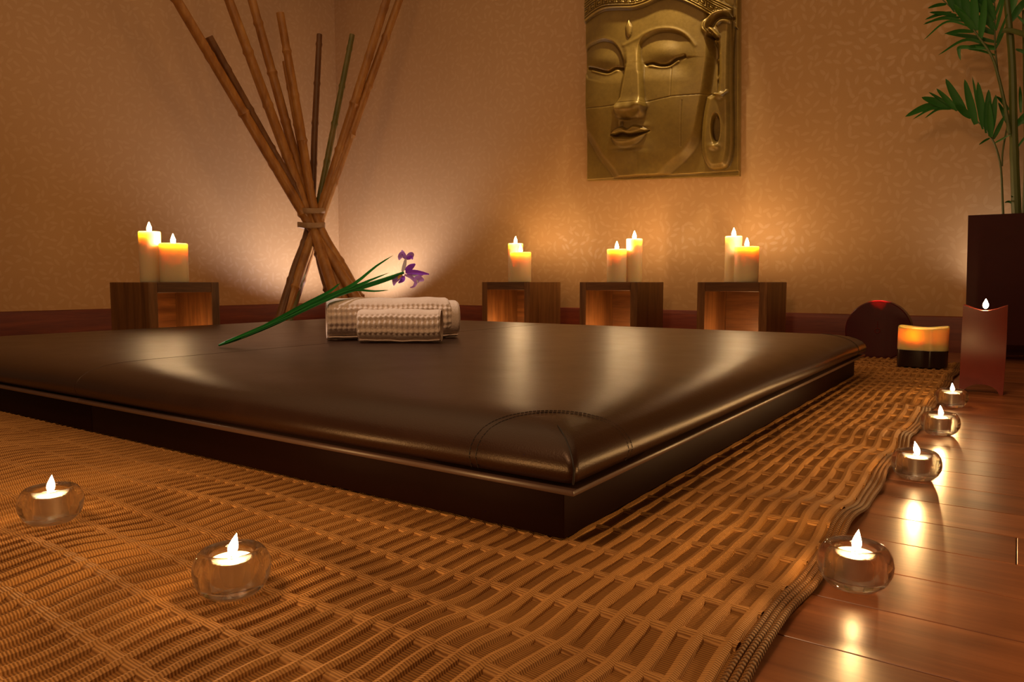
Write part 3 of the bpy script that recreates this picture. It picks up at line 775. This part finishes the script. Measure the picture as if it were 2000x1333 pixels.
    m = np.hypot((cx - 1066) / 33, (cy - 915) / 108); h -= 34 * (1 - sstep(0.72, 1.08, m)); h += 20 * G(1058, 1042, 30, 20)
    # cracks between the carved boards
    h -= 2.6 * np.exp(-(seg_d([(160, 757), (300, 750), (430, 736), (600, 728), (700, 706), (780, 690), (900, 680), (1045, 664)]) / 3.2) ** 2)
    h -= 2.0 * np.exp(-(seg_d([(768, 490), (772, 590), (770, 690)]) / 3.0) ** 2) + 1.6 * np.exp(-(seg_d([(845, 720), (838, 850), (830, 1030)]) / 4) ** 2)
    # plain border strip and rounded rim
    bd = np.minimum(np.minimum(cx - 160, 1205 - cx), np.minimum(1238 - cy + (cx - 160) * -0.027, cy + 560))
    h = np.where(cx > 1166, np.minimum(h, 16 + 20 * sstep(1172, 1162, cx)), h)
    h = h * sstep(0, 10, bd) * sstep(0, 30, cx - 160) - 10 * (1 - sstep(0, 7, bd))
    return h
nxp, nyp = 300, 500
cxv = np.linspace(160, 1205, nxp); cyv = np.linspace(-560, 1238, nyp)
CX, CYr = np.meshgrid(cxv, cyv)
HZ = face_height(CX, CYr)
bot = (CX - 160) / 1045.0
PXX = 1100 + CX / 3.5075 + np.where(True, -(CYr - 0) * 0.0011 * 0.6, 0); PYY = CYr / 3.5075 - bot * 10.0 * sstep(-200, 1238, CYr)
FRONT = WALL_Y - 0.045
D = _f[None, None] * F_PX + _r * (PXX - 1000)[..., None] - _u * (PYY - 666.5)[..., None]
W3 = _c + D * ((FRONT) / D[..., 1])[..., None]
W3[..., 1] = FRONT - HZ * 0.00120
V = W3.reshape(-1, 3); nV = len(V)
idx = np.arange(nV).reshape(nyp, nxp)
Fq = np.stack([idx[:-1, :-1], idx[:-1, 1:], idx[1:, 1:], idx[1:, :-1]], -1).reshape(-1, 4).tolist()
border = list(idx[0, :]) + list(idx[1:, -1]) + list(idx[-1, -2::-1]) + list(idx[-2:0:-1, 0])
back = V[border].copy(); back[:, 1] = WALL_Y - 0.001; nb_ = len(border)
Vall = np.vstack([V, back])
for k in range(nb_): k2 = (k + 1) % nb_; Fq.append([border[k], border[k2], nV + k2, nV + k])
Fq.append([nV + k for k in range(nb_)])
face = part('carved_face_panel', Vall, Fq, M['gilt'], None, org=(-1.95, WALL_Y - 0.02, 1.0), angle=75)
tag(face, 'large gilded relief panel of a calm face with closed eyes on the wall', 'wall sculpture')

# ================================================================== BAMBOO
CR = 5.38
bund = empty('bamboo_bundle', tuple(at_d(608, 430, CR) * np.array([1, 1, 0])), 'bundle of tall dry bamboo poles tied at the waist in the room corner', 'bamboo')
def pole(top, mid, bot_, zt, zm, zb, r_px, mat, nodes=7, end=True):
    A, Bm, Cc = at_d(*top, zt), at_d(*mid, zm), at_d(*bot_, zb)
    if top[1] <= 0:                                   # pole runs on out of the picture
        A = A + (A - Bm) / np.linalg.norm(A - Bm) * 0.25
    dv = (Cc - Bm) / np.linalg.norm(Cc - Bm)
    if Cc[2] > 0.02: Cc = Cc + dv * ((Cc[2] - 0.03) / -dv[2])
    if Cc[2] < 0.03: Cc = Cc - dv * ((0.03 - Cc[2]) / -dv[2])
    path = spline([A, A * 0.5 + Bm * 0.5, Bm, Bm * 0.5 + Cc * 0.5, Cc], 40)
    s = np.r_[0, np.cumsum(np.linalg.norm(np.diff(path, axis=0), axis=1))]
    q = np.linspace(0, s[-1], 120); P_ = np.stack([np.interp(q, s, path[:, k]) for k in range(3)], 1)
    sp_ = s[-1] / (nodes + random.uniform(0, 1)); off = random.uniform(0.1, 0.9) * sp_
    R0 = r_px / F_PX * CR / 2
    rad = []
    for x in q:
        ph = (x - off) / sp_; dn = abs(ph - round(ph)) * sp_
        rad.append(R0 * (1.0 + 0.22 * math.exp(-(dn / 0.011) ** 2) - 0.05 * math.exp(-((dn - 0.03) / 0.02) ** 2)) * (0.82 + 0.30 * x / s[-1]))
    return part('bamboo_pole', *tube(P_, rad, 14), M[mat], bund)
pole((345, 0), (597, 425), (672, 545), 4.62, 5.34, 5.30, 20, 'bamboo')
pole((408, 72), (600, 418), (640, 560), 4.80, 5.36, 5.24, 17, 'bamboo_dark')
pole((447, 0), (603, 420), (648, 560), 4.92, 5.36, 5.20, 20, 'bamboo')
pole((492, 0), (610, 425), (662, 560), 5.10, 5.38, 5.30, 19, 'bamboo')
pole((547, 25), (618, 425), (690, 560), 5.10, 5.36, 5.34, 18, 'bamboo')
pole((556, 120), (612, 430), (676, 555), 5.25, 5.42, 5.42, 12, 'bamboo')
pole((624, 68), (606, 425), (552, 600), 5.62, 5.42, 5.16, 14, 'bamboo_dark')
pole((688, 68), (616, 428), (572, 600), 5.52, 5.42, 5.22, 13, 'bamboo_green')
pole((755, 0), (622, 425), (562, 600), 5.30, 5.38, 5.20, 18, 'bamboo')
pole((780, 0), (627, 425), (590, 540), 5.36, 5.38, 5.34, 17, 'bamboo')
for yy, ww in ((413, 25.5), (441, 24.5)):
    c = at_d(609, yy, CR); R0 = ww / F_PX * CR * 1.05
    V, Fc = [], []
    pf = [(1.0, -0.019), (1.02, -0.015), (1.02, 0.015), (1.0, 0.019), (0.96, 0.014), (0.96, -0.014)]
    for k in range(40):
        a = 2 * PI * k / 40; rr = R0 * (1 + 0.04 * math.sin(5 * a))
        for f, dz in pf: V.append((c[0] + rr * f * math.cos(a), c[1] + rr * f * math.sin(a), c[2] + dz + 0.006 * math.sin(2 * a)))
    for k in range(40):
        k2 = (k + 1) % 40
        for i in range(6): Fc.append((k * 6 + i, k2 * 6 + i, k2 * 6 + (i + 1) % 6, k * 6 + (i + 1) % 6))
    part('raffia_tie', V, Fc, M['twine'], bund)

# ================================================================== TOWELS
def towel(a, ang, L, hw, hh, label, flap, nu=230, pit=0.0170):
    """rolled towel lying on the bed; `a` is the front lower left corner"""
    d = np.array([math.cos(ang), math.sin(ang), 0]); n = np.array([-math.sin(ang), math.cos(ang), 0]); up = np.array([0, 0, 1.0])
    c0 = np.array([a[0], a[1], HM]) + n * hw * 0.80
    t = empty('rolled_towel', tuple(c0 + d * L / 2), label, 'towel', 'rolled cotton towels')
    turns = 2.6
    def shell(l0, l1, s_out, turns_, name, waffle):
        nv = 260; V = []
        us = np.linspace(l0, l1, nu)
        th = np.linspace(0, 2 * PI * turns_, nv)                        # 0 = outer end, lower front
        for face_ in (0, 1):
            for k, thk in enumerate(th):
                fr = 1 - 0.115 * thk / (2 * PI) - (0.055 if face_ else 0.0)
                a_ = -0.30 * PI + (PI - thk) if False else (1.32 * PI + thk)
                ca, sa = math.cos(a_), math.sin(a_)
                ex = 0.86
                y = hw * s_out * fr * math.copysign(abs(ca) ** ex, ca); z = hh * s_out * fr * math.copysign(abs(sa) ** ex, sa)
                z0 = hh * s_out
                nl_ = np.array([ca, sa]); 
                if face_ == 0 and waffle:
                    arc = thk * (hw + hh) / 2
                    band = sstep(0.33, 0.40, thk / (2 * PI)) * 0 + 1.0
                    front = 1.0 if thk < 2 * PI else 0.0
                    ang_f = (a_ % (2 * PI))
                    zone = sstep(0.76 * PI, 0.80 * PI, ang_f) * (1 - sstep(1.13 * PI, 1.17 * PI, ang_f))
                    w_ = np.sin(PI * (us / pit + arc / (pit * 1.35))) * np.sin(PI * (us / pit - arc / (pit * 1.35)))
                    disp = 0.0046 * zone * front * w_
                else: disp = 0 * us
                edge = np.minimum(us - l0, l1 - us); rnd_ = -0.004 * np.exp(-(edge / 0.004) ** 2) * (face_ == 0)
                sagx = 0.0025 * np.sin(us * 31 + thk) + 0.0015 * np.sin(us * 77)
                yy = y + nl_[0] * (disp + rnd_); zz = z + nl_[1] * (disp + rnd_) + sagx * 0.5
                pos = c0[None] + np.outer(us, d) + np.outer(yy, n) + np.outer(np.maximum(zz + z0, 0.0008), up)
                V.append(pos)
        V = np.concatenate(V, 0); nuu = nu; Fc = []
        gi = lambda f, k, u: (f * nv + k) * nuu + u
        K, U = np.meshgrid(np.arange(nv - 1), np.arange(nuu - 1), indexing='ij')
        for f in (0, 1):
            Fc += np.stack([gi(f, K, U), gi(f, K + 1, U), gi(f, K + 1, U + 1), gi(f, K, U + 1)], -1).reshape(-1, 4).tolist()
        for u in (0, nuu - 1):
            Fc += [(gi(0, k, u), gi(0, k + 1, u), gi(1, k + 1, u), gi(1, k, u)) for k in range(nv - 1)]
        for k in (0, nv - 1):
            Fc += [(gi(0, k, u), gi(0, k, u + 1), gi(1, k, u + 1), gi(1, k, u)) for u in range(nuu - 1)]
        return part(name, V, Fc, M['towel'], t, angle=70)
    shell(0, L, 1.0, turns, 'outer_layer', True)
    if flap: shell(L * 0.90, L + flap, 0.93, 2.0, 'inner_layer', False)
    return t
a1 = at_z(640, 667, HM); a2 = at_z(697, 671, HM)
towel(a1, math.radians(51), 0.415, 0.078, 0.0735, 'large rolled cream waffle towel with the iris resting on it', 0.035)
towel(a2, math.radians(33), 0.268, 0.050, 0.0560, 'small rolled cream waffle towel in front of the large roll', 0.0)

# ================================================================== IRIS
tip = at_z(427, 675, HM + 0.006)
Tt = at_d(668, 586, proj(np.array([a1[0], a1[1], HM]) + np.array([0.02, 0.09, 0.15]))[2])
dirv = Tt - tip
sF = 1.0
for s_ in np.linspace(1.0, 2.2, 600):
    if proj(tip + dirv * s_)[0] < 783: sF = s_
fl_d = proj(tip + dirv * sF)[2]
iris = empty('iris_flower', tuple(tip), 'purple iris with long green stem lying across the large towel roll', 'flower')
def stem_path(pts): return spline([at_d(x, y, dd) for x, y, dd in pts], 30)
dt, dm = proj(tip)[2], proj(Tt)[2] - 0.025
def dep(x): return np.interp(x, [427, 668, 783], [dt, dm, fl_d])
def blade(pts, wid, name, mat, parent, fold=0.25, n=16, facing=None, tipw=0.03):
    """thin pointed leaf along 3-d points, a little folded at its midrib, with thickness"""
    P_ = spline(pts, n); m = len(P_); V, Fc = [], []
    for i, p in enumerate(P_):
        tt = P_[min(i + 1, m - 1)] - P_[max(i - 1, 0)]; tt /= np.linalg.norm(tt) + 1e-12
        vd = (p - _c) if facing is None else facing
        s = np.cross(tt, vd); s /= np.linalg.norm(s) + 1e-12; nn = np.cross(s, tt)
        f = i / (m - 1); ww = wid * max(tipw, (math.sin(PI * min(1, f * 0.85 + 0.12))) ** 0.7 if f < 0.999 else tipw) / 2
        for q, dq in ((-1, fold), (0, 0), (1, fold)): V.append(p + s * ww * q - nn * ww * dq * abs(q))
        for q, dq in ((-1, fold), (0, 0), (1, fold)): V.append(p + s * ww * q * 0.98 - nn * (ww * dq * abs(q) - 0.0006))
    for i in range(m - 1):
        b0, b1 = i * 6, (i + 1) * 6
        Fc += [(b0, b0 + 1, b1 + 1, b1), (b0 + 1, b0 + 2, b1 + 2, b1 + 1), (b0 + 3, b1 + 3, b1 + 4, b0 + 4), (b0 + 4, b1 + 4, b1 + 5, b0 + 5), (b0, b1, b1 + 3, b0 + 3), (b0 + 2, b0 + 5, b1 + 5, b1 + 2)]
    Fc += [(0, 3, 4, 1), (1, 4, 5, 2)]; e = (m - 1) * 6; Fc += [(e, e + 1, e + 4, e + 3), (e + 1, e + 2, e + 5, e + 4)]
    return part(name, V, Fc, mat, parent, angle=60)
pth = stem_path([(427, 675, dt), (520, 639, dep(520)), (640, 584, dep(640)), (705, 561, dep(705)), (750, 546, dep(750)), (788, 533, fl_d)])
part('stem', *tube(pth, list(np.interp(np.linspace(0, 1, len(pth)), [0, 0.05, 0.5, 1], [0.003, 0.007, 0.0078, 0.005])), 8), M['iris_green'], iris)
for pts, wd in (([(440, 669), (540, 627), (640, 580), (690, 556), (735, 520), (768, 499)], 0.012),
                ([(480, 652), (600, 601), (660, 572), (700, 558), (722, 548), (760, 533)], 0.013),
                ([(500, 645), (590, 598), (640, 572), (665, 553)], 0.012),
                ([(470, 660), (580, 612), (660, 575), (705, 563), (750, 550), (778, 541)], 0.013),
                ([(560, 622), (650, 581), (690, 567), (730, 569), (760, 567)], 0.009)):
    blade([at_d(x, y, dep(x) - 0.012) for x, y in pts], wd, 'leaf', M['iris_green'], iris, 0.3)
def petal(p, wid, mat, dz=(0, 0, 0), curl=0.35):
    pts = [at_d(x, y, fl_d + z) for (x, y), z in zip(p, np.linspace(dz[0], dz[-1], len(p)))]
    return blade(pts, wid, 'petal', M[mat], iris, curl, 14, None, 0.25)
petal([(786, 531), (790, 518), (793, 503)], 0.014, 'petal_pale', (0, -0.01))
petal([(793, 505), (786, 497), (781, 503), (780, 508)], 0.020, 'petal', (-0.01, -0.03))
petal([(793, 505), (785, 494), (783, 492)], 0.018, 'petal', (-0.01, 0.01))
petal([(794, 505), (802, 499), (808, 496)], 0.022, 'petal', (-0.01, 0.02))
petal([(794, 506), (803, 503), (806, 507)], 0.014, 'petal_dark', (-0.01, -0.02))
petal([(793, 530), (802, 522), (811, 516)], 0.022, 'petal_dark', (0, -0.02))
petal([(792, 532), (812, 532), (838, 536)], 0.017, 'petal_dark', (0, -0.04))
petal([(795, 535), (815, 538), (830, 535)], 0.013, 'petal', (0, 0.03))
petal([(790, 537), (803, 542), (812, 551), (808, 560), (801, 562)], 0.013, 'petal', (0, -0.03))
petal([(811, 550), (818, 545), (828, 548)], 0.026, 'petal', (-0.03, -0.045))
petal([(806, 536), (814, 541), (816, 552)], 0.016, 'petal_pale', (-0.01, -0.04))
petal([(786, 538), (776, 541), (766, 548)], 0.024, 'petal', (0, -0.03))
petal([(784, 538), (772, 548), (769, 558)], 0.020, 'petal', (0, -0.045))
petal([(788, 539), (786, 547), (778, 553)], 0.016, 'petal_dark', (0, -0.04))
petal([(785, 538), (780, 541), (777, 546)], 0.009, 'petal_yellow', (-0.03, -0.05))

# ================================================================== PLANTER AND PALM
pf, pb = 4.07, 4.40
TL, BL = at_ax(1891, 421, 1, pf), at_ax(1889, 671, 1, pf)
pz0, pz1 = BL[2], TL[2]; xl, xw = TL[0], 0.36
pl = empty('planter', (xl + xw / 2, (pf + pb) / 2, 0), 'tall dark red square planter raised on short feet by the wall', 'planter')
def tap(z0, z1, i0, i1, hole=False):
    V = []
    for z, i in ((z0, i0), (z1, i1)):
        V += [(xl + i, pf + i, z), (xl + xw - i, pf + i, z), (xl + xw - i, pb - i, z), (xl + i, pb - i, z)]
    return V
V = tap(pz0, pz1, 0.012, 0.0) + tap(pz1, pz1 - 0.05, 0.022, 0.022)
Fc = [(0, 1, 2, 3), (0, 1, 5, 4), (1, 2, 6, 5), (2, 3, 7, 6), (3, 0, 4, 7)] + [(4 + k, 4 + (k + 1) % 4, 8 + (k + 1) % 4, 8 + k) for k in range(4)] + [(8 + k, 8 + (k + 1) % 4, 12 + (k + 1) % 4, 12 + k) for k in range(4)]
part('planter_body', V, Fc, M['planter'], pl, smooth=False)
part('soil', *boxg(xl + 0.0225, xl + xw - 0.0225, pf + 0.0225, pb - 0.0225, pz1 - 0.06, pz1 - 0.045), M['soil'], pl)
for fx in (xl + 0.04, xl + xw - 0.07):
    for fy in (pf + 0.03, pb - 0.06): part('foot', *bevbox(fx, fx + 0.035, fy, fy + 0.035, 0.0, pz0 + 0.004, 0.002, 1), M['planter'], pl)

PYc = (pf + pb) / 2
palm = empty('palm_plant', (xl + 0.2, PYc, pz1 - 0.045), 'green palm with arching fronds growing in the dark planter', 'plant')
def pp(x, y, dy=0.0): return at_ax(x, y, 1, PYc + dy)
def stalk(pts, r, name, mat, dys=None, parent=palm):
    dys = dys or [0] * len(pts)
    P_ = spline([pp(x, y, q) for (x, y), q in zip(pts, dys)], 30)
    n = len(P_); rad = np.interp(np.linspace(0, 1, n), [0, 1], r)
    rad = rad * (1 + 0.10 * np.exp(-((np.mod(np.linspace(0, 5, n), 1) - 0.5) / 0.06) ** 2)) if name == 'cane' else rad
    return part(name, *tube(P_, list(rad), 9), M[mat], parent)
def frond(rachis, dys, leaflets, rr=(0.0055, 0.002)):
    f = stalk(rachis, rr, 'frond', 'palm_stem', dys)
    for lf in leaflets:
        b, tp, wd = lf[0], lf[1], lf[2]; sag = lf[3] if len(lf) > 3 else 0.06; d0 = lf[4] if len(lf) > 4 else 0.0
        mid = ((b[0] + tp[0]) / 2, (b[1] + tp[1]) / 2 - sag * abs(tp[0] - b[0]))
        blade([pp(*b, d0 + dys[-1]), pp(*mid, d0 + dys[-1] - 0.02), pp(*tp, d0 + dys[-1] - 0.05)], wd, 'leaflet', M['palm'], f, 0.22, 14)
    return f
stalk([(1986, 436), (1984, 380), (1981, 300), (1979, 220), (1977, 130), (1972, 60), (1966, 0), (1962, -60)], (0.021, 0.012), 'cane', 'palm_stem')
stalk([(1999, 436), (2004, 330), (2003, 240), (2001, 120), (1999, 20)], (0.010, 0.006), 'cane', 'palm_stem', [0.04] * 5)
# lower left frond
frond([(1960, 436), (1958, 390), (1955, 330), (1946, 290), (1932, 262), (1915, 243), (1893, 226), (1872, 216), (1852, 212)], [0] * 9, [
    ((1850, 207), (1768, 228), 0.036, 0.10), ((1852, 210), (1783, 233), 0.012, 0.12), ((1858, 213), (1806, 231), 0.012, 0.16),
    ((1858, 211), (1800, 190), 0.036, 0.02), ((1862, 212), (1814, 180), 0.016, 0.02), ((1870, 216), (1829, 173), 0.024, 0.0),
    ((1886, 222), (1847, 154), 0.036, -0.06), ((1897, 230), (1866, 205), 0.03, 0.0), ((1906, 243), (1884, 155), 0.034, -0.1), ((1920, 252), (1899, 150), 0.014, -0.1),
    ((1922, 252), (1910, 160), 0.034, -0.1), ((1928, 260), (1931, 175), 0.034, 0.0), ((1934, 266), (1945, 185), 0.030, 0.0), ((1936, 268), (1932, 200), 0.026, 0.0, -0.02),
    ((1940, 272), (1962, 226), 0.020, 0.0), ((1933, 270), (1912, 283), 0.010, 0.05), ((1942, 280), (1975, 262), 0.008, 0.0)])
# thin dark upright from the clump
stalk([(1957, 325), (1958, 300), (1963, 268), (1968, 240), (1965, 215)], (0.004, 0.004), 'frond', 'palm_stem', [0.01] * 5)
# upper left arching frond
frond([(1972, 262), (1964, 212), (1952, 158), (1938, 112), (1916, 78), (1886, 40), (1850, 8), (1815, -25)], [-0.02] * 8, [
    ((1858, 24), (1807, 38), 0.016, 0.05), ((1868, 30), (1815, 24), 0.018, 0.02), ((1848, 8), (1812, 16), 0.016, 0.05), ((1876, 34), (1803, 48), 0.014, 0.08), ((1886, 42), (1806, 45), 0.014, 0.1),
    ((1895, 52), (1803, 79), 0.010, 0.25), ((1902, 62), (1845, 66), 0.018, 0.06), ((1880, 33), (1862, -40), 0.034, 0.0), ((1892, 46), (1880, -30), 0.036, 0.0), ((1906, 60), (1900, -30), 0.034, 0.0),
    ((1866, 22), (1838, -40), 0.030, 0.0), ((1915, 76), (1925, -10), 0.030, 0.0), ((1905, 60), (1872, 20), 0.03, 0.0), ((1898, 52), (1862, 8), 0.03, 0.0)], (0.009, 0.002))
# upright frond behind it
frond([(1958, 190), (1950, 150), (1945, 110), (1943, 75), (1943, 35), (1942, 0), (1936, -50)], [0.03] * 7, [
    ((1944, 108), (1890, 96), 0.010, 0.05), ((1944, 96), (1832, 108), 0.014, 0.22), ((1944, 92), (1890, 90), 0.018, 0.02), ((1944, 82), (1845, 65), 0.020, 0.02), ((1943, 66), (1885, 42), 0.024, 0.0),
    ((1943, 50), (1880, 22), 0.026, 0.0), ((1943, 34), (1886, 2), 0.026, 0.0), ((1943, 18), (1893, -12), 0.026, 0.0), ((1943, 4), (1900, -30), 0.026, 0.0), ((1942, -10), (1905, -50), 0.026, 0.0),
    ((1946, 84), (1968, 26), 0.012, 0.0), ((1945, 60), (1962, -8), 0.014, 0.0), ((1944, 30), (1966, -30), 0.014, 0.0), ((1944, 96), (1965, 52), 0.012, 0.0), ((1943, 40), (1922, -20), 0.028, 0.0), ((1943, 60), (1910, 5), 0.03, 0.0)])
blade([pp(1944, 96), pp(1880, 92), pp(1873, 100), pp(1876, 118)], 0.018, 'leaflet', M['palm'], palm, 0.2)
# bright petiole and leaves going right
stalk([(1958, 60), (1975, 60), (2000, 67), (2040, 80)], (0.010, 0.013), 'frond', 'palm_stem', [-0.03] * 4)
for b, tp, wd in (((1974, 42), (2012, -10), 0.032), ((1975, 28), (1990, -40), 0.03), ((1984, 96), (2012, 112), 0.014), ((1986, 30), (2012, 62), 0.010), ((1980, 250), (2030, 205), 0.030), ((1985, 240), (2020, 235), 0.030),
                  ((1994, 220), (1992, 168), 0.014), ((1986, 290), (2016, 255), 0.010), ((1972, 10), (1956, -50), 0.02), ((1970, 215), (1946, 188), 0.016), ((1966, 240), (1950, 200), 0.016), ((1978, 398), (1962, 396), 0.010), ((1982, 400), (1975, 382), 0.008)):
    blade([pp(*b), pp((b[0] + tp[0]) / 2, (b[1] + tp[1]) / 2 - 3), pp(*tp, -0.04)], wd, 'leaflet', M['palm'], palm, 0.22)
